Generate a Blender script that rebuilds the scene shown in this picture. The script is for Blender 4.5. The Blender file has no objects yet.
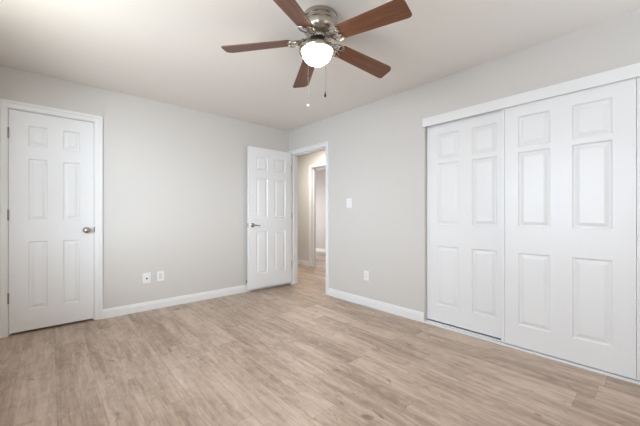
import bpy, bmesh, math, random
from mathutils import Matrix, Vector

S = bpy.context.scene
C = S.collection
PI = math.pi
rad = math.radians

# ------------------------------------------------------------------ camera
FPX = 299.0
cam = bpy.data.cameras.new('camera')
cam.sensor_width = 36.0
cam.lens = FPX / 640.0 * 36.0
cam.shift_y = 2.0 / 640.0
cam.clip_start = 0.02
camo = bpy.data.objects.new('camera', cam)
C.objects.link(camo)
camo.location = (0, 0, 1.10)
camo.rotation_euler = (rad(90), 0, rad(48 - 90))
S.camera = camo

# ------------------------------------------------------------------ world
W = bpy.data.worlds.new('sky')
S.world = W
W.use_nodes = True
W.node_tree.nodes['Background'].inputs[0].default_value = (0.78, 0.88, 1.0, 1)
W.node_tree.nodes['Background'].inputs[1].default_value = 0.3

# ------------------------------------------------------------------ exposure
S.view_settings.view_transform = 'Standard'
S.view_settings.look = 'None'
S.view_settings.gamma = 1
S.view_settings.use_curve_mapping = False
S.view_settings.exposure = 0.0


def area(name, loc, target, sx, sy, power, col):
    l = bpy.data.lights.new(name, 'AREA')
    l.shape = 'RECTANGLE'
    l.size, l.size_y = sx, sy
    l.energy = power
    l.color = col
    o = bpy.data.objects.new(name, l)
    C.objects.link(o)
    o.location = loc
    d = Vector(target) - Vector(loc)
    o.rotation_euler = d.to_track_quat('-Z', 'Y').to_euler()
    return o


# daylight outside the two windows: sky to the side, sky ahead, bright ground below
area('sky_left_far', (-2.7, -1.3, 1.7), (-0.75, 1.2, 1.3), 2.4, 2.0, 410, (0.76, 0.88, 1.0))
area('sky_left', (-2.4, 1.3, 1.6), (-0.75, 1.3, 1.4), 2.4, 2.0, 185, (0.76, 0.87, 1.0))
area('ground_left', (-2.0, 1.3, -0.5), (-0.75, 1.3, 1.5), 2.6, 1.8, 240, (1.0, 0.99, 0.88))
area('sky_front', (1.4, -3.5, 1.7), (1.4, -1.7, 1.4), 2.4, 2.0, 40, (1.0, 0.7, 0.45))
area('ground_front', (1.4, -3.0, -0.5), (1.4, -1.7, 1.5), 2.6, 1.8, 400, (0.79, 0.90, 1.0))
# hall lamp and the far room's window
area('hall_lamp', (3.4, 4.3, 2.40), (3.6, 4.3, 0), 0.3, 0.3, 28, (1.0, 0.96, 0.91))
area('far_room_daylight', (4.6, 7.15, 1.3), (6.0, 6.2, 0.5), 0.9, 1.0, 48, (0.92, 0.95, 1.0))


# ------------------------------------------------------------------ materials
def mat(name, col=(0.8, 0.8, 0.8), rough=0.5, metal=0.0, emit=None, estr=0.0):
    m = bpy.data.materials.new(name)
    m.use_nodes = True
    b = m.node_tree.nodes['Principled BSDF']
    b.inputs['Base Color'].default_value = (*col, 1)
    b.inputs['Roughness'].default_value = rough
    b.inputs['Metallic'].default_value = metal
    if emit:
        b.inputs['Emission Color'].default_value = (*emit, 1)
        b.inputs['Emission Strength'].default_value = estr
    return m


class NT:
    def __init__(self, m):
        self.t = m.node_tree
        self.b = self.t.nodes['Principled BSDF']

    def n(self, typ, **kw):
        x = self.t.nodes.new(typ)
        for k, v in kw.items():
            setattr(x, k, v)
        return x

    def l(self, a, b):
        self.t.links.new(a, b)

    def math(self, op, a, b=None, c=None):
        x = self.n('ShaderNodeMath', operation=op)
        for i, v in enumerate((a, b, c)):
            if v is None:
                continue
            if isinstance(v, (int, float)):
                x.inputs[i].default_value = v
            else:
                self.l(v, x.inputs[i])
        return x.outputs[0]

    def noise(self, vec, scale, detail=3, rough=0.5, dist=0.0):
        x = self.n('ShaderNodeTexNoise')
        x.inputs['Scale'].default_value = scale
        x.inputs['Detail'].default_value = detail
        x.inputs['Roughness'].default_value = rough
        x.inputs['Distortion'].default_value = dist
        self.l(vec, x.inputs['Vector'])
        return x.outputs['Fac']

    def ramp(self, fac, stops):
        x = self.n('ShaderNodeValToRGB')
        e = x.color_ramp.elements
        while len(e) < len(stops):
            e.new(0.5)
        for i, (p, c) in enumerate(stops):
            e[i].position = p
            e[i].color = (*c, 1)
        self.l(fac, x.inputs[0])
        return x.outputs[0]

    def mix(self, mode, fac, a, b):
        x = self.n('ShaderNodeMix', data_type='RGBA', blend_type=mode)
        for s, v in ((x.inputs[0], fac), (x.inputs[6], a), (x.inputs[7], b)):
            if isinstance(v, (int, float)):
                s.default_value = v
            elif isinstance(v, tuple):
                s.default_value = (*v, 1)
            else:
                self.l(v, s)
        return x.outputs[2]


def paint(name, col, rough, bump=0.0, bscale=250):
    m = mat(name, col, rough)
    if bump:
        g = NT(m)
        tc = g.n('ShaderNodeTexCoord')
        f = g.noise(tc.outputs['Object'], bscale, 2)
        b = g.n('ShaderNodeBump')
        b.inputs['Strength'].default_value = bump
        b.inputs['Distance'].default_value = 0.002
        g.l(f, b.inputs['Height'])
        g.l(b.outputs[0], g.b.inputs['Normal'])
    return m


def floor_material():
    m = mat('plank_floor', rough=0.42)
    g = NT(m)
    tc = g.n('ShaderNodeTexCoord')
    sp = g.n('ShaderNodeSeparateXYZ')
    g.l(tc.outputs['Object'], sp.inputs[0])
    x, y = sp.outputs[0], sp.outputs[1]
    PW, PL = 0.20, 1.22
    u = g.math('DIVIDE', g.math('SUBTRACT', x, 0.026), PW)
    row = g.math('FLOOR', u)
    w1 = g.n('ShaderNodeTexWhiteNoise', noise_dimensions='1D')
    g.l(row, w1.inputs['W'])
    v = g.math('ADD', g.math('DIVIDE', y, PL), g.math('MULTIPLY', w1.outputs['Value'], 7.3))
    colm = g.math('FLOOR', v)
    cid = g.n('ShaderNodeCombineXYZ')
    g.l(row, cid.inputs[0])
    g.l(colm, cid.inputs[1])
    w2 = g.n('ShaderNodeTexWhiteNoise', noise_dimensions='2D')
    g.l(cid.outputs[0], w2.inputs['Vector'])
    tone = w2.outputs['Value']
    off = g.math('MULTIPLY', tone, 37.0)

    def vec(sx, sy):
        c = g.n('ShaderNodeCombineXYZ')
        g.l(g.math('MULTIPLY', x, sx), c.inputs[0])
        g.l(g.math('MULTIPLY', y, sy), c.inputs[1])
        g.l(off, c.inputs[2])
        return c.outputs[0]
    broad = g.noise(vec(7.0, 1.3), 1.0, 3, 0.55, 0.6)
    streak = g.noise(vec(26.0, 2.0), 1.0, 4, 0.6, 0.4)
    fine = g.noise(vec(120.0, 5.0), 1.0, 3, 0.6)
    knots = g.noise(vec(17.0, 7.5), 1.0, 2, 0.5, 0.5)
    mott = g.noise(vec(20.0, 9.0), 1.0, 3, 0.6, 1.0)
    a = g.math('MULTIPLY', g.math('SUBTRACT', tone, 0.5), 0.20)
    a = g.math('ADD', a, g.math('MULTIPLY', g.math('SUBTRACT', mott, 0.5), 0.55))
    a = g.math('ADD', a, g.math('MULTIPLY', g.math('SUBTRACT', broad, 0.5), 0.6))
    a = g.math('ADD', a, g.math('MULTIPLY', g.math('SUBTRACT', streak, 0.5), 0.75))
    a = g.math('ADD', a, g.math('MULTIPLY', g.math('SUBTRACT', fine, 0.5), 0.38))
    a = g.math('ADD', a, 0.5)
    col = g.ramp(a, [(0.0, (0.19, 0.126, 0.084)), (0.35, (0.395, 0.290, 0.214)),
                     (0.6, (0.565, 0.442, 0.346)), (1.0, (0.74, 0.62, 0.515))])
    kn = g.ramp(knots, [(0.0, (0.0, 0.0, 0.0)), (0.66, (0, 0, 0)), (0.76, (1, 1, 1)), (1.0, (1, 1, 1))])
    col = g.mix('MIX', g.math('MULTIPLY', kn, 0.62), col, (0.12, 0.090, 0.066))
    # seams between the planks
    du = g.math('ABSOLUTE', g.math('SUBTRACT', g.math('FRACT', u), 0.5))
    dv = g.math('ABSOLUTE', g.math('SUBTRACT', g.math('FRACT', v), 0.5))
    su = g.math('GREATER_THAN', du, 0.5 - 0.0016 / PW)
    sv = g.math('GREATER_THAN', dv, 0.5 - 0.0014 / PL)
    seam = g.math('MAXIMUM', su, sv)
    col = g.mix('MIX', g.math('MULTIPLY', seam, 0.30), col, (0.10, 0.075, 0.06))
    g.l(col, g.b.inputs['Base Color'])
    r = g.math('ADD', g.math('MULTIPLY', streak, 0.14), 0.33)
    g.l(r, g.b.inputs['Roughness'])
    g.b.inputs['Specular IOR Level'].default_value = 0.6
    b = g.n('ShaderNodeBump')
    b.inputs['Strength'].default_value = 0.08
    b.inputs['Distance'].default_value = 0.002
    g.l(g.math('SUBTRACT', fine, seam), b.inputs['Height'])
    g.l(b.outputs[0], g.b.inputs['Normal'])
    return m


def blade_material():
    m = mat('walnut_blade', rough=0.33)
    g = NT(m)
    tc = g.n('ShaderNodeTexCoord')
    mp = g.n('ShaderNodeMapping')
    mp.inputs['Scale'].default_value = (3, 45, 45)
    g.l(tc.outputs['Object'], mp.inputs[0])
    f = g.noise(mp.outputs[0], 1.0, 4, 0.6, 0.5)
    col = g.ramp(f, [(0.25, (0.075, 0.026, 0.012)), (0.5, (0.150, 0.056, 0.026)), (0.8, (0.215, 0.088, 0.042))])
    g.l(col, g.b.inputs['Base Color'])
    return m


def pane_material():
    m = bpy.data.materials.new('window_glass')
    m.use_nodes = True
    t = m.node_tree
    t.nodes.clear()
    o = t.nodes.new('ShaderNodeOutputMaterial')
    mx = t.nodes.new('ShaderNodeMixShader')
    mx.inputs[0].default_value = 0.06
    tr = t.nodes.new('ShaderNodeBsdfTransparent')
    gl = t.nodes.new('ShaderNodeBsdfGlossy')
    gl.inputs['Roughness'].default_value = 0.02
    t.links.new(tr.outputs[0], mx.inputs[1])
    t.links.new(gl.outputs[0], mx.inputs[2])
    t.links.new(mx.outputs[0], o.inputs[0])
    return m


M = dict(
    wall=paint('wall_paint', (0.655, 0.628, 0.594), 0.75, 0.12, 160),
    ceiling=paint('ceiling_paint', (0.85, 0.82, 0.785), 0.85, 0.35, 60),
    hall=paint('hall_paint', (0.72, 0.69, 0.65), 0.75, 0.1, 160),
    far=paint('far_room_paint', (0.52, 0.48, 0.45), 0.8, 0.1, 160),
    trim=mat('trim_white', (0.83, 0.83, 0.82), 0.38),
    door=mat('door_white', (0.84, 0.84, 0.84), 0.36),
    floor=floor_material(),
    nickel=mat('brushed_nickel', (0.47, 0.435, 0.385), 0.27, 1.0),
    chrome=mat('satin_chrome', (0.42, 0.405, 0.38), 0.22, 1.0),
    hinge=mat('hinge_metal', (0.32, 0.29, 0.25), 0.4, 1.0),
    latch=mat('latch_metal', (0.14, 0.125, 0.11), 0.4, 1.0),
    dark=mat('dark_metal', (0.03, 0.028, 0.026), 0.45, 0.6),
    rubber=mat('dark_rubber', (0.05, 0.05, 0.05), 0.7),
    black=mat('slot_black', (0.02, 0.02, 0.02), 0.6),
    plate=mat('plate_white', (0.86, 0.86, 0.85), 0.35),
    insert=mat('insert_grey', (0.72, 0.72, 0.71), 0.4),
    rocker=mat('rocker_white', (0.80, 0.80, 0.79), 0.3),
    whitefob=mat('white_fob', (0.85, 0.84, 0.82), 0.4),
    blade=blade_material(),
    bowl=mat('frosted_bowl', (0.95, 0.95, 0.93), 0.35, 0, (1.0, 0.86, 0.66), 30.0),
    glass=pane_material(),
)


# ------------------------------------------------------------------ mesh helpers
def bm_new():
    return bmesh.new()


def box(bm, lo, hi):
    x0, y0, z0 = lo
    x1, y1, z1 = hi
    v = [bm.verts.new(p) for p in ((x0, y0, z0), (x1, y0, z0), (x1, y1, z0), (x0, y1, z0),
                                   (x0, y0, z1), (x1, y0, z1), (x1, y1, z1), (x0, y1, z1))]
    for f in ((0, 3, 2, 1), (4, 5, 6, 7), (0, 1, 5, 4), (1, 2, 6, 5), (2, 3, 7, 6), (3, 0, 4, 7)):
        bm.faces.new([v[i] for i in f])


def bbox(bm, lo, hi, r=0.003, seg=2):
    t = bmesh.new()
    box(t, lo, hi)
    bmesh.ops.bevel(t, geom=t.edges[:], offset=r, segments=seg, affect='EDGES', profile=0.5)
    me = bpy.data.meshes.new('tmp')
    t.to_mesh(me)
    t.free()
    bm.from_mesh(me)
    bpy.data.meshes.remove(me)


def lathe(bm, prof, seg=32, mtx=Matrix()):
    """prof: (radius, z) from one end to the other, closed with caps when radius > 0"""
    rings = []
    for r, z in prof:
        if r < 1e-6:
            rings.append([bm.verts.new(mtx @ Vector((0, 0, z)))])
        else:
            rings.append([bm.verts.new(mtx @ Vector((r * math.cos(2 * PI * k / seg), r * math.sin(2 * PI * k / seg), z)))
                          for k in range(seg)])
    for a, b in zip(rings, rings[1:]):
        for k in range(seg):
            k2 = (k + 1) % seg
            if len(a) == 1 and len(b) == 1:
                continue
            if len(a) == 1:
                bm.faces.new((a[0], b[k2], b[k]))
            elif len(b) == 1:
                bm.faces.new((a[k], a[k2], b[0]))
            else:
                bm.faces.new((a[k], a[k2], b[k2], b[k]))
    for r in (rings[0], rings[-1]):
        if len(r) > 1:
            bm.faces.new(r)


def tube(bm, pts, r, seg=8):
    """a round bar through the points; r may be a list"""
    pts = [Vector(p) for p in pts]
    rs = r if isinstance(r, (list, tuple)) else [r] * len(pts)
    prev = None
    up = Vector((0, 0, 1))
    rings = []
    for i, p in enumerate(pts):
        d = (pts[min(i + 1, len(pts) - 1)] - pts[max(i - 1, 0)]).normalized()
        a = d.cross(up if abs(d.z) < 0.95 else Vector((1, 0, 0))).normalized()
        if prev is not None and a.dot(prev) < 0:
            a = -a
        prev = a
        b = d.cross(a)
        rings.append([bm.verts.new(p + rs[i] * (math.cos(2 * PI * k / seg) * a + math.sin(2 * PI * k / seg) * b))
                      for k in range(seg)])
    for q, w in zip(rings, rings[1:]):
        for k in range(seg):
            bm.faces.new((q[k], q[(k + 1) % seg], w[(k + 1) % seg], w[k]))
    bm.faces.new(rings[0])
    bm.faces.new(rings[-1])


def prism(bm, outline, z0, z1, mtx=Matrix()):
    lo = [bm.verts.new(mtx @ Vector((x, y, z0))) for x, y in outline]
    hi = [bm.verts.new(mtx @ Vector((x, y, z1))) for x, y in outline]
    n = len(lo)
    bm.faces.new(lo[::-1])
    bm.faces.new(hi)
    for k in range(n):
        bm.faces.new((lo[k], lo[(k + 1) % n], hi[(k + 1) % n], hi[k]))


def obj(name, bm, m, parent=None, smooth=False, keep=False):
    bmesh.ops.recalc_face_normals(bm, faces=bm.faces[:])
    me = bpy.data.meshes.new(name)
    bm.to_mesh(me)
    bm.free()
    if smooth:
        me.shade_smooth()
        me.set_sharp_from_angle(angle=rad(38))
    me.materials.append(m)
    o = bpy.data.objects.new(name, me)
    C.objects.link(o)
    if parent:
        o.parent = parent
    return o


def struct(name, bm, m, label=None, cat=None, parent=None):
    o = obj(name, bm, m, parent)
    if parent is None:
        o['kind'] = 'structure'
    if label:
        o['label'] = label
        o['category'] = cat
    return o


def tag(o, label, cat, group=None):
    o['label'] = label
    o['category'] = cat
    if group:
        o['group'] = group
    return o


def empty(name, loc):
    o = bpy.data.objects.new(name, None)
    o.empty_display_size = 0.1
    C.objects.link(o)
    o.location = loc
    return o


# ------------------------------------------------------------------ the room shell
RX, BY, CH = 2.84, 3.90, 2.44       # right wall plane, back wall plane, ceiling height
LX, NY = -0.75, -1.70               # left and near wall planes
T = 0.12

b = bm_new()
box(b, (-1.0, -1.95, -0.1), (6.2, 7.5, 0))
struct('floor', b, M['floor'], 'greige wood plank floor running through the room and hall', 'floor')
b = bm_new()
box(b, (-1.0, -1.95, CH), (6.2, 7.5, CH + 0.1))
struct('ceiling', b, M['ceiling'], 'pale textured ceiling above the room', 'ceiling')


def wall_along(axis, c0, c1, a0, a1, holes):
    """wall between c0 and c1 of its normal axis, a0..a1 along it; holes (h0, h1, z0, z1)"""
    bm = bm_new()

    def bx(p0, p1, z0, z1):
        if p1 - p0 < 1e-4 or z1 - z0 < 1e-4:
            return
        if axis == 'x':
            box(bm, (c0, p0, z0), (c1, p1, z1))
        else:
            box(bm, (p0, c0, z0), (p1, c1, z1))
    p = a0
    for h0, h1, z0, z1 in sorted(holes):
        bx(p, h0, 0, CH)
        bx(h0, h1, 0, z0)
        bx(h0, h1, z1, CH)
        p = h1
    bx(p, a1, 0, CH)
    return bm


D1 = (-0.304, 0.354, 2.085)      # back door rough opening: x0, x1, top
D2 = (3.016, 3.850, 2.068)       # doorway in the right wall: y0, y1, top
CL = (0.012, 1.556, 2.045)       # sliding closet: y0, y1, top
HD = (4.12, 4.895, 2.125)        # hall doorway: y0, y1, top

struct('wall_back', wall_along('y', BY, BY + T, LX - T, RX, [(D1[0], D1[1], 0, D1[2])]), M['wall'],
       'pale greige wall behind the two white panel doors', 'wall')
struct('wall_right', wall_along('x', RX, RX + T, NY - T, 7.0, [(CL[0], CL[1], 0, CL[2]), (D2[0], D2[1], 0, D2[2])]),
       M['wall'], 'pale grey wall with the doorway and the sliding closet', 'wall')
WL = (0.10, 2.50, 0.80, 2.15)
struct('wall_left', wall_along('x', LX - T, LX, NY - T, BY + 1.0, [WL]), M['wall'], 'pale wall with the window, left of the camera', 'wall')
WN = (0.30, 2.50, 0.80, 2.15)
struct('wall_front', wall_along('y', NY - T, NY, LX, RX, [WN]), M['wall'], 'pale wall with the window, behind the camera', 'wall')
# closets behind the doors
b = bm_new()
box(b, (LX, BY + 0.75, 0), (RX, BY + 0.85, CH))
box(b, (0.95, BY + T, 0), (1.05, BY + 0.75, CH))
struct('wall_closet_back', b, M['wall'])
b = bm_new()
box(b, (3.55, NY - T, 0), (3.65, 2.0, CH))
box(b, (RX + T, 1.66, 0), (3.55, 1.76, CH))
box(b, (RX + T, -0.16, 0), (3.55, -0.06, CH))
struct('wall_closet_right', b, M['wall'])
# hall and the room beyond it
HX = 4.14
struct('wall_hall', wall_along('x', HX, HX + T, 1.9, 7.0, [(HD[0], HD[1], 0, HD[2])]), M['hall'],
       'warm white hall wall seen through the open doorway', 'wall')
b = bm_new()
box(b, (RX + T, 1.9, 0), (HX, 2.0, CH))
box(b, (RX + T, 7.0, 0), (HX + T, 7.1, CH))
struct('wall_hall_ends', b, M['hall'])
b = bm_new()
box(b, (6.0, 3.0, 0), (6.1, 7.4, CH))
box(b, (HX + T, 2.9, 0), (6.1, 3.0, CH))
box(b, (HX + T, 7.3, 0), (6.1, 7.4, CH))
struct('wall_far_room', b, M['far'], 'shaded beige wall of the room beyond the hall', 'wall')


# ------------------------------------------------------------------ baseboards
BBP = [(0, 0), (0.014, 0), (0.014, 0.070), (0.010, 0.076), (0.010, 0.086), (0.005, 0.094), (0.003, 0.100), (0, 0.100)]


def baseboard(name, p0, p1, nrm, label=None):
    """profile swept from p0 to p1 (floor points), standing out along nrm"""
    bm = bm_new()
    n = Vector((*nrm, 0))
    A = [bm.verts.new(Vector((*p0, 0)) + n * d + Vector((0, 0, z))) for d, z in BBP]
    B = [bm.verts.new(Vector((*p1, 0)) + n * d + Vector((0, 0, z))) for d, z in BBP]
    k = len(A)
    for i in range(k):
        bm.faces.new((A[i], A[(i + 1) % k], B[(i + 1) % k], B[i]))
    bm.faces.new(A)
    bm.faces.new(B[::-1])
    return struct(name, bm, M['trim'], label, 'baseboard' if label else None)


baseboard('baseboard_back', (0.409, BY), (RX - 0.018, BY), (0, -1), 'white baseboard along the back wall between the doors')
baseboard('baseboard_back_left', (LX, BY), (-0.359, BY), (0, -1))
baseboard('baseboard_right', (RX, 1.558), (RX, 2.968), (-1, 0), 'white baseboard between the doorway and the closet')
baseboard('baseboard_right_near', (RX, NY), (RX, 0.0), (-1, 0))
baseboard('baseboard_left', (LX, NY), (LX, BY), (1, 0))
baseboard('baseboard_front', (LX, NY), (RX, NY), (0, 1))
baseboard('baseboard_hall', (HX, 4.955), (HX, 7.0), (-1, 0), 'white baseboard at the foot of the hall wall')
baseboard('baseboard_hall_near', (HX, 2.0), (HX, 4.06), (-1, 0))
baseboard('baseboard_far_room', (6.0, 3.0), (6.0, 7.3), (-1, 0), 'white baseboard in the room beyond the hall')


# ------------------------------------------------------------------ door frames
def casing(name, axis, face, out, h0, h1, top, depth, stop, label, cw=0.060, both=False):
    """jamb liner and casing around a hole; face = wall plane, out = +-1 towards the room, depth = wall thickness"""
    bm = bm_new()

    def bx(a0, a1, c0, c1, z0, z1, bev=0):
        c0, c1 = min(c0, c1), max(c0, c1)
        lo, hi = ((c0, a0, z0), (c1, a1, z1)) if axis == 'x' else ((a0, c0, z0), (a1, c1, z1))
        if bev:
            bbox(bm, lo, hi, bev)
        else:
            box(bm, lo, hi)
    j = 0.018
    back = face - out * depth
    bx(h0, h0 + j, face, back, 0, top)
    bx(h1 - j, h1, face, back, 0, top)
    bx(h0 + j, h1 - j, face, back, top - j, top)
    for s0, s1 in ((h0 + j, h0 + j + 0.011), (h1 - j - 0.011, h1 - j)):
        bx(s0, s1, face - out * stop, face - out * (stop + 0.032), 0, top - j)
    bx(h0 + j, h1 - j, face - out * stop, face - out * (stop + 0.032), top - j - 0.011, top - j)
    rv = 0.006
    sides = [(face, out)] + ([(back, -out)] if both else [])
    for f, o in sides:
        i0, i1, it = h0 + j - rv, h1 - j + rv, top - j + rv
        e, e2, ob = f + o * 0.011, f + o * 0.017, 0.026
        # thicker outer band, then the thinner inner face of the casing
        bx(i0 - cw, i0 - cw + ob, f, e2, 0, it + cw, 0.003)
        bx(i1 + cw - ob, i1 + cw, f, e2, 0, it + cw, 0.003)
        bx(i0 - cw + ob, i1 + cw - ob, f, e2, it + cw - ob, it + cw, 0.003)
        bx(i0 - cw + ob, i0, f, e, 0, it + cw - ob, 0.002)
        bx(i1, i1 + cw - ob, f, e, 0, it + cw - ob, 0.002)
        bx(i0, i1, f, e, it, it + cw - ob, 0.002)
    return struct(name, bm, M['trim'], label, 'door frame')


casing('trim_1', 'y', BY, -1, D1[0], D1[1], D1[2], T, 0.040, 'white casing around the closed six panel door on the left', cw=0.066)
casing('trim_2', 'x', RX, -1, D2[0], D2[1], D2[2], T, 0.040, 'white casing around the open doorway to the hall', both=True)
casing('trim_3', 'x', HX, -1, HD[0], HD[1], HD[2], T, 0.060, 'white casing of the second doorway across the hall', both=True)
b = bm_new()
bbox(b, (RX - 0.020, -0.030, 1.996), (RX, 1.570, 2.083), 0.002)
box(b, (RX + 0.001, 0.034, 2.034), (RX + 0.10, 1.545, 2.0445))
struct('trim_4', b, M['trim'], 'white fascia board across the top of the sliding closet', 'closet trim')
b = bm_new()
bbox(b, (RX - 0.012, 0.034, 0), (RX + 0.108, 1.556, 0.012), 0.002)
box(b, (RX - 0.010, 0.034, 0.012), (RX - 0.002, 1.556, 0.018))
box(b, (RX + 0.0435, 0.034, 0.012), (RX + 0.0450, 1.556, 0.020))
struct('trim_5', b, M['trim'], 'white floor track under the sliding closet doors', 'closet track')
b = bm_new()
bbox(b, (RX - 0.004, -0.004, 0), (RX + T, 0.032, 1.995), 0.002)
struct('trim_6', b, M['trim'], 'narrow white jamb strip at the right end of the closet', 'closet trim')


# ------------------------------------------------------------------ panel doors
PROF = [(0.0, 0.0), (0.004, 0.006), (0.010, 0.0115), (0.017, 0.0115), (0.024, 0.0085), (0.042, 0.0015)]


def panel_door(name, w, z0, z1, th, panels, label):
    """leaf with local x 0..w, front face at y = 0 looking to -y; moulded panels on both faces"""
    bm = bm_new()
    xs = sorted({0.0, w} | {round(v, 5) for p in panels for v in (p[0], p[2])})
    zs = sorted({z0, z1} | {round(v, 5) for p in panels for v in (p[1], p[3])})

    def rect(x0, a, x1, c, y):
        return [bm.verts.new((x0, y, a)), bm.verts.new((x1, y, a)), bm.verts.new((x1, y, c)), bm.verts.new((x0, y, c))]
    for y, s in ((0.0, 1), (th, -1)):
        for i in range(len(xs) - 1):
            for k in range(len(zs) - 1):
                cx, cz = (xs[i] + xs[i + 1]) / 2, (zs[k] + zs[k + 1]) / 2
                if any(p[0] < cx < p[2] and p[1] < cz < p[3] for p in panels):
                    continue
                bm.faces.new(rect(xs[i], zs[k], xs[i + 1], zs[k + 1], y))
        for x0, a, x1, c in panels:
            prev = None
            for ins, d in PROF:
                r = rect(x0 + ins, a + ins, x1 - ins, c - ins, y + s * d)
                if prev:
                    for k in range(4):
                        bm.faces.new((prev[k], prev[(k + 1) % 4], r[(k + 1) % 4], r[k]))
                prev = r
            bm.faces.new(prev)
    for (xa, za), (xb, zb) in (((0, z0), (w, z0)), ((w, z0), (w, z1)), ((w, z1), (0, z1)), ((0, z1), (0, z0))):
        bm.faces.new([bm.verts.new(p) for p in ((xa, 0, za), (xb, 0, zb), (xb, th, zb), (xa, th, za))])
    bmesh.ops.remove_doubles(bm, verts=bm.verts[:], dist=1e-5)
    return struct(name, bm, M['door'], label, 'door')


def six(x0, x1, x2, x3, low, mid, top):
    return [(a, l, c, h) for a, c in ((x0, x1), (x2, x3)) for l, h in (low, mid, top)]


LOW, MID, TOP = (0.215, 0.850), (1.050, 1.628), (1.753, 1.942)


def rose(bm, x, z, y0, s=-1, r=0.032):
    m = Matrix.Translation((x, y0, z)) @ Matrix.Rotation(rad(90) if s < 0 else rad(-90), 4, 'X')
    lathe(bm, [(r, 0), (r, 0.004), (r * 0.85, 0.009), (r * 0.45, 0.012), (0.011, 0.014), (0.011, 0.034 if s < 0 else 0.028)], 28, m)
    return m


def knuckle(bm, x, y, z, h=0.089):
    lathe(bm, [(0.0035, z - h / 2 - 0.006), (0.0062, z - h / 2 - 0.002), (0.0062, z + h / 2 + 0.002), (0.0035, z + h / 2 + 0.006)],
          12, Matrix.Translation((x, y, 0)))


# closed door in the back wall
DX0, DX1 = D1[0] + 0.0205, D1[1] - 0.0205
dw = DX1 - DX0
d1 = panel_door('door_1', dw, 0.022, 2.062, 0.035, six(0.127, 0.260, dw - 0.242, dw - 0.112, LOW, MID, (1.747, 1.938)),
                'closed white six panel door with a round knob, on the left')
d1.location = (DX0, BY + 0.003, 0)
b = bm_new()
m = rose(b, dw - 0.060, 0.944, 0.0)
lathe(b, [(0.011, 0.030), (0.020, 0.034), (0.0285, 0.042), (0.031, 0.053), (0.029, 0.063), (0.021, 0.071), (0.0, 0.074)], 28, m)
k = obj('knob', b, M['chrome'], d1, True)
k['label'] = 'satin metal door knob'
b = bm_new()
bbox(b, (dw + 0.0005, -0.0065, 0.918), (dw + 0.010, 0.010, 0.975), 0.001)
k = obj('latch_plate', b, M['latch'], d1)
k['label'] = 'dark metal latch plate'
for z in (0.344, 1.10, 1.845):
    b = bm_new()
    knuckle(b, -0.003, -0.0055, z)
    box(b, (-0.0025, -0.002, z - 0.045), (0.0, 0.022, z + 0.045))
    h = obj('hinge', b, M['hinge'], d1, True)
    h['label'] = 'dark nickel hinge'

# open door, swung back along the back wall
W2 = 0.745
d2 = panel_door('door_2', W2, 0.044, 2.074, 0.035, six(0.125, 0.315, W2 - 0.312, W2 - 0.112, (0.245, 0.862), (1.058, 1.632), (1.753, 1.942)),
                'open white six panel door with a lever handle, swung against the wall')
d2.location = (2.070, 3.802, 0)
d2.rotation_euler = (0, 0, rad(-0.2))
for y0, s in ((0.0, -1), (0.035, 1)):
    b = bm_new()
    rose(b, 0.062, 0.955, y0, s)
    yy = y0 + (-0.036 if s < 0 else 0.026)
    tube(b, [(0.050, yy, 0.955), (0.075, yy, 0.955), (0.11, yy, 0.953), (0.15, yy + s * 0.002, 0.950), (0.166, yy, 0.948)],
         [0.011, 0.0115, 0.009, 0.008, 0.006], 12)
    h = obj('lever_handle', b, M['chrome'], d2, True)
    h['label'] = 'satin metal lever handle'
b = bm_new()
bbox(b, (-0.0015, 0.006, 0.925), (0.002, 0.029, 0.983), 0.0008)
k = obj('latch_plate', b, M['hinge'], d2)
k['label'] = 'dark metal latch plate'
for z in (0.33, 1.09, 1.83):
    b = bm_new()
    knuckle(b, W2 + 0.0065, 0.010, z)
    box(b, (W2 - 0.0005, 0.004, z - 0.045), (W2 + 0.002, 0.034, z + 0.045))
    h = obj('hinge', b, M['hinge'], d2, True)
    h['label'] = 'dark nickel hinge'

# sliding closet doors: local x runs towards -y of the room
WC, ET = 0.763, 0.027
ZC = ((0.198, 0.790), (1.002, 1.615), (1.655, 1.905))
PA = six(0.081, 0.291, 0.412, 0.622, *ZC)
PB = six(0.096, 0.309, WC - 0.324, WC - 0.111, *ZC)
for nm, x, y, z0, PC, lab in (('door_3', RX + 0.046, 1.525, 0.034, PA, 'left sliding white closet door, running behind the other one'),
                          ('door_4', RX + 0.006, 0.832, 0.022, PB, 'right sliding white closet door, running in front of the other one')):
    d = panel_door(nm, WC, z0, 2.028, 0.035, PC, lab)
    d.location = (x, y, 0)
    d.rotation_euler = (0, 0, rad(-90))
    for a0, a1 in ((-ET, -0.0015), (WC + 0.0015, WC + ET)):
        b = bm_new()
        bbox(b, (a0, -0.002, z0), (a1, 0.037, 2.028), 0.003)
        obj('edge_strip', b, M['door'], d)


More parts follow.
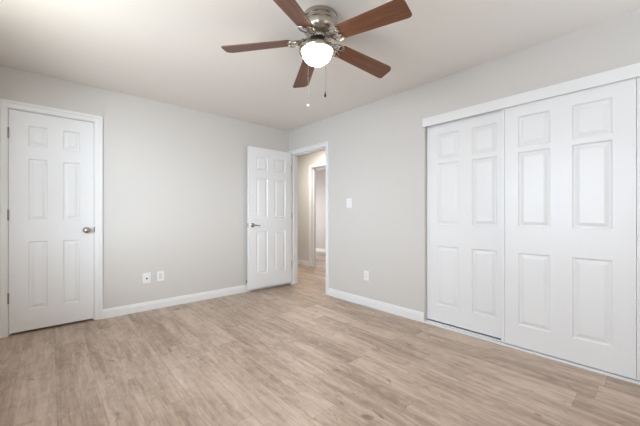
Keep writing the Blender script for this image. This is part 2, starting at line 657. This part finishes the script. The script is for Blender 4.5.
# ------------------------------------------------------------------ windows of the unseen walls
def window(name, axis, c0, c1, hole, label):
    h0, h1, z0, z1 = hole
    bm = bm_new()

    def bx(bmm, a0, a1, d0, d1, za, zb):
        if axis == 'x':
            box(bmm, (d0, a0, za), (d1, a1, zb))
        else:
            box(bmm, (a0, d0, za), (a1, d1, zb))
    md = (c0 + c1) / 2
    f0, f1 = md - 0.03, md + 0.03
    w = 0.045
    bx(bm, h0, h0 + w, f0, f1, z0, z1)
    bx(bm, h1 - w, h1, f0, f1, z0, z1)
    bx(bm, h0 + w, h1 - w, f0, f1, z0, z0 + w)
    bx(bm, h0 + w, h1 - w, f0, f1, z1 - w, z1)
    hm = (h0 + h1) / 2
    bx(bm, hm - 0.02, hm + 0.02, f0, f1, z0 + w, z1 - w)
    o = struct(name, bm, M['trim'], label, 'window')
    bm = bm_new()
    bx(bm, h0 + w, hm - 0.02, md - 0.002, md + 0.002, z0 + w, z1 - w)
    bx(bm, hm + 0.02, h1 - w, md - 0.002, md + 0.002, z0 + w, z1 - w)
    obj('window_pane', bm, M['glass'], o)


window('window_1', 'x', LX - T, LX, WL, 'white sliding window in the left wall')
window('window_2', 'y', NY - T, NY, WN, 'white sliding window in the wall behind the camera')

# ------------------------------------------------------------------ ceiling fan
FX, FY, FZ = 1.338, 1.514, 2.281
fan = empty('ceiling_fan', (FX, FY, CH))
tag(fan, 'brushed nickel ceiling fan with five brown wooden blades and a lit white bowl', 'ceiling fan')
Z = lambda z: z - CH
PR = Vector((0.743, -0.669, 0))      # along the picture, to the right
b = bm_new()
lathe(b, [(0.114, 0), (0.118, -0.006), (0.118, -0.028), (0.112, -0.034), (0.112, -0.042), (0.118, -0.047), (0.118, -0.056),
          (0.113, -0.061), (0.113, -0.066), (0.117, -0.070), (0.116, -0.086), (0.109, -0.106), (0.096, -0.122), (0.078, -0.132), (0.0, -0.134)], 48, Matrix.Translation(PR * 0.020))
obj('motor_housing', b, M['nickel'], fan, True)
b = bm_new()
lathe(b, [(0.0, -0.134), (0.062, -0.134), (0.064, -0.140), (0.060, -0.152), (0.0, -0.154)], 36, Matrix.Translation(PR * 0.008))
for q in range(20):       # cooling fins under the motor
    a = 2 * PI * q / 20
    tube(b, [(0.060 * math.cos(a), 0.060 * math.sin(a), -0.134), (0.066 * math.cos(a), 0.066 * math.sin(a), -0.145),
             (0.058 * math.cos(a), 0.058 * math.sin(a), -0.156)], 0.004, 6)
obj('flywheel', b, M['nickel'], fan, True)
b = bm_new()
lathe(b, [(0.0, -0.152), (0.050, -0.152), (0.050, -0.172), (0.0, -0.172)], 32)
k = obj('motor_plate', b, M['dark'], fan, True)
k['label'] = 'dark plate between motor and light'
# light kit hangs a touch towards the left of the picture
LK = Vector((-0.743, 0.669, 0)) * 0.002
b = bm_new()
lathe(b, [(0.0, -0.168), (0.036, -0.168), (0.042, -0.176), (0.044, -0.196), (0.056, -0.206), (0.100, -0.212), (0.117, -0.219), (0.122, -0.228),
          (0.122, -0.240), (0.117, -0.247), (0.108, -0.247), (0.101, -0.242), (0.0, -0.236)], 48, Matrix.Translation(LK))
obj('light_fitter', b, M['nickel'], fan, True)
b = bm_new()
prof = [(0.0, -0.238), (0.1005, -0.238)]
for q in range(1, 13):
    a = PI / 2 * q / 12
    prof.append((0.1005 * math.cos(a) if q < 12 else 0.0, -0.240 - 0.086 * math.sin(a)))
lathe(b, prof, 48, Matrix.Translation(LK))
k = obj('glass_bowl', b, M['bowl'], fan, True)
k['label'] = 'lit frosted white glass bowl'

ZB = FZ - CH


def blade_outline():
    r0, r1 = 0.172, 0.648
    pts = []

    def arc(cx, cy, r, a0, a1, n=6):
        for i in range(n + 1):
            a = rad(a0 + (a1 - a0) * i / n)
            pts.append((cx + r * math.cos(a), cy + r * math.sin(a)))
    wi, wo = 0.056, 0.070
    arc(r0 + 0.030, -wi + 0.030, 0.030, 180, 268)
    arc(r1 - 0.045, -wo + 0.045, 0.045, -90, -14)
    arc(r1 - 0.022, wo - 0.022, 0.022, 4, 90)
    arc(r0 + 0.030, wi - 0.030, 0.030, 92, 180)
    return pts


def blade_mesh():
    bm = bm_new()
    prism(bm, blade_outline(), -0.003, 0.003)
    bmesh.ops.bevel(bm, geom=[e for e in bm.edges if abs(e.verts[0].co.z - e.verts[1].co.z) < 1e-6], offset=0.001, segments=1, affect='EDGES')
    return bm


def bracket_mesh():
    """ornate cast arm: a curved stem from the motor and an open scrolled fork under the blade root"""
    bm = bm_new()
    zt = -0.142 - ZB     # flywheel height above the blade plane
    stem = [(0.052, 0, zt), (0.072, 0, zt - 0.003), (0.092, 0, zt - 0.012), (0.112, 0, 0.004), (0.135, 0, -0.006), (0.160, 0, -0.009)]
    tube(bm, stem, [0.010, 0.009, 0.008, 0.007, 0.0065, 0.006], 8)
    for s in (-1, 1):
        tube(bm, [(0.104, 0, 0.008), (0.112, s * 0.022, 0.000), (0.130, s * 0.042, -0.006), (0.156, s * 0.053, -0.009),
                  (0.184, s * 0.051, -0.009), (0.200, s * 0.036, -0.009), (0.196, s * 0.020, -0.009), (0.178, s * 0.014, -0.009),
                  (0.160, s * 0.002, -0.009)], 0.0048, 8)
        tube(bm, [(0.122, s * 0.006, -0.003), (0.128, s * 0.022, -0.006), (0.142, s * 0.030, -0.009), (0.154, s * 0.026, -0.009),
                  (0.152, s * 0.016, -0.009), (0.142, s * 0.014, -0.008)], 0.0036, 8)
        tube(bm, [(0.080, 0, zt - 0.006), (0.086, s * 0.016, zt - 0.012), (0.096, s * 0.021, 0.012), (0.108, s * 0.012, 0.005), (0.116, 0, 0.002)], 0.0040, 8)
        lathe(bm, [(0.006, -0.013), (0.007, -0.010), (0.006, -0.004)], 10, Matrix.Translation((0.184, s * 0.034, 0)))
    return bm


blade0 = bracket0 = None
A0 = -10.1
PITCH = -12.5
DROOP = 4.7
ROLL = Matrix.Rotation(rad(1.16), 4, Vector((0.669, 0.743, 0)))
for q in range(5):
    mtx = Matrix.Translation((0, 0, ZB)) @ ROLL @ Matrix.Rotation(rad(A0 + 72 * q), 4, 'Z') @ Matrix.Rotation(rad(DROOP), 4, 'Y') @ Matrix.Rotation(rad(PITCH), 4, 'X')
    if q == 0:
        blade0 = obj('blade', blade_mesh(), M['blade'], fan)
        bracket0 = obj('blade_bracket', bracket_mesh(), M['nickel'], fan, True)
        bo, ro = blade0, bracket0
        bo['label'] = 'reddish brown wooden fan blade'
        ro['label'] = 'ornate nickel blade bracket'
    else:
        bo, ro = blade0.copy(), bracket0.copy()
        for o in (bo, ro):
            C.objects.link(o)
            o.parent = fan
    bo.matrix_local = mtx
    ro.matrix_local = mtx


def chain(px_off, toward, ztop, zend, fob):
    """beaded pull chain hanging beside the bowl; px_off along the picture, toward = towards the camera"""
    R = Vector((0.743, -0.669, 0))
    F = Vector((0.669, 0.743, 0))
    p = R * px_off - F * toward
    bm = bm_new()
    tube(bm, [(LK.x + (p.x - LK.x) * 0.36, LK.y + (p.y - LK.y) * 0.36, Z(ztop)), (LK.x + (p.x - LK.x) * 0.9, LK.y + (p.y - LK.y) * 0.9, Z(ztop) - 0.004), (p.x, p.y, Z(ztop) - 0.012), (p.x, p.y, Z(zend))], 0.0011, 6)
    z = ztop - 0.02
    while z > zend:
        bmesh.ops.create_icosphere(bm, subdivisions=1, radius=0.0019, matrix=Matrix.Translation((p.x, p.y, Z(z))))
        z -= 0.007
    c = obj('pull_chain', bm, M['nickel'], fan, True)
    bm = bm_new()
    if fob == 'white':
        bmesh.ops.create_uvsphere(bm, u_segments=16, v_segments=10, radius=0.0095, matrix=Matrix.Translation((p.x, p.y, Z(zend) - 0.006)))
        o = obj('fob', bm, M['whitefob'], c, True)
        o['label'] = 'white ball pull'
    else:
        lathe(bm, [(0.0, 0.004), (0.003, 0.002), (0.005, -0.010), (0.0075, -0.022), (0.006, -0.030), (0.0, -0.033)], 14,
              Matrix.Translation((p.x, p.y, Z(zend))))
        o = obj('fob', bm, M['dark'], c, True)
        o['label'] = 'small dark pull'
    return c


chain(-0.057, 0.112, 2.236, 1.806, 'white')
chain(0.052, 0.116, 2.236, 1.882, 'dark')


# ------------------------------------------------------------------ wall plates
def plate(name, w, h, label, cat, group=None):
    bm = bm_new()
    bbox(bm, (-w / 2, -0.006, -h / 2), (w / 2, 0, h / 2), 0.0025)
    o = obj(name, bm, M['plate'], None)
    return tag(o, label, cat, group)


def duplex(o):
    for z in (0.0195, -0.0195):
        bm = bm_new()
        bbox(bm, (-0.0165, -0.009, z - 0.0145), (0.0165, -0.005, z + 0.0145), 0.003)
        r = obj('receptacle', bm, M['rocker'], o)
        for x, hh in ((-0.006, 0.008), (0.006, 0.007)):
            bm = bm_new()
            box(bm, (x - 0.0009, -0.0095, z + 0.002 - hh / 2), (x + 0.0009, -0.0085, z + 0.002 + hh / 2))
            obj('slot', bm, M['black'], r)


o = plate('cable_outlet', 0.082, 0.118, 'small white wall plate with a dark jack, left of the pair on the back wall', 'wall plate')
o.location = (0.821, BY, 0.374)
b = bm_new()
lathe(b, [(0.0085, 0), (0.0085, 0.006), (0.006, 0.007), (0.006, 0.014), (0.0, 0.014)], 16, Matrix.Translation((0, -0.005, -0.006)) @ Matrix.Rotation(rad(90), 4, 'X'))
k = obj('jack', b, M['black'], o)
k['label'] = 'dark cable jack'

o = plate('wall_outlet', 0.078, 0.116, 'white power outlet, right of the pair of plates on the back wall', 'outlet')
o.location = (0.966, BY, 0.377)
bm = bm_new()
bbox(bm, (-0.0165, -0.0075, -0.0335), (0.0165, -0.005, 0.0335), 0.0015)
r = obj('receptacle', bm, M['insert'], o)
r['label'] = 'pale grey outlet insert'
for z in (0.018, -0.018):
    for x, hh in ((-0.006, 0.008), (0.006, 0.007)):
        bm = bm_new()
        box(bm, (x - 0.0008, -0.0080, z - hh / 2), (x + 0.0008, -0.0072, z + hh / 2))
        obj('slot', bm, M['rubber'], r)

o = plate('wall_outlet', 0.072, 0.116, 'white power outlet low on the right wall beside the closet', 'outlet')
o.location = (RX, 2.312, 0.368)
o.rotation_euler = (0, 0, rad(-90))
duplex(o)

o = plate('light_switch', 0.088, 0.120, 'white rocker light switch on the wall right of the doorway', 'light switch')
o.location = (RX, 2.593, 1.252)
o.rotation_euler = (0, 0, rad(-90))
for x in (0.0,):
    bm = bm_new()
    bbox(bm, (x - 0.0165, -0.0085, -0.033), (x + 0.0165, -0.005, 0.033), 0.0015)
    rk = obj('rocker', bm, M['rocker'], o)

# door stop on the wall behind the open door
b = bm_new()
mtx = Matrix.Translation((0, 0, 0)) @ Matrix.Rotation(rad(90), 4, 'X')
lathe(b, [(0.016, 0), (0.016, 0.004), (0.008, 0.007), (0.007, 0.040)], 16, mtx)
o = obj('door_stop', b, M['hinge'], None, True)
tag(o, 'small dark door stop on the back wall beside the open door', 'door stop')
o.location = (2.095, BY, 0.145)
b = bm_new()
lathe(b, [(0.0095, 0.038), (0.0105, 0.043), (0.009, 0.054), (0.0, 0.056)], 16, mtx)
k = obj('rubber_tip', b, M['rubber'], o, True)
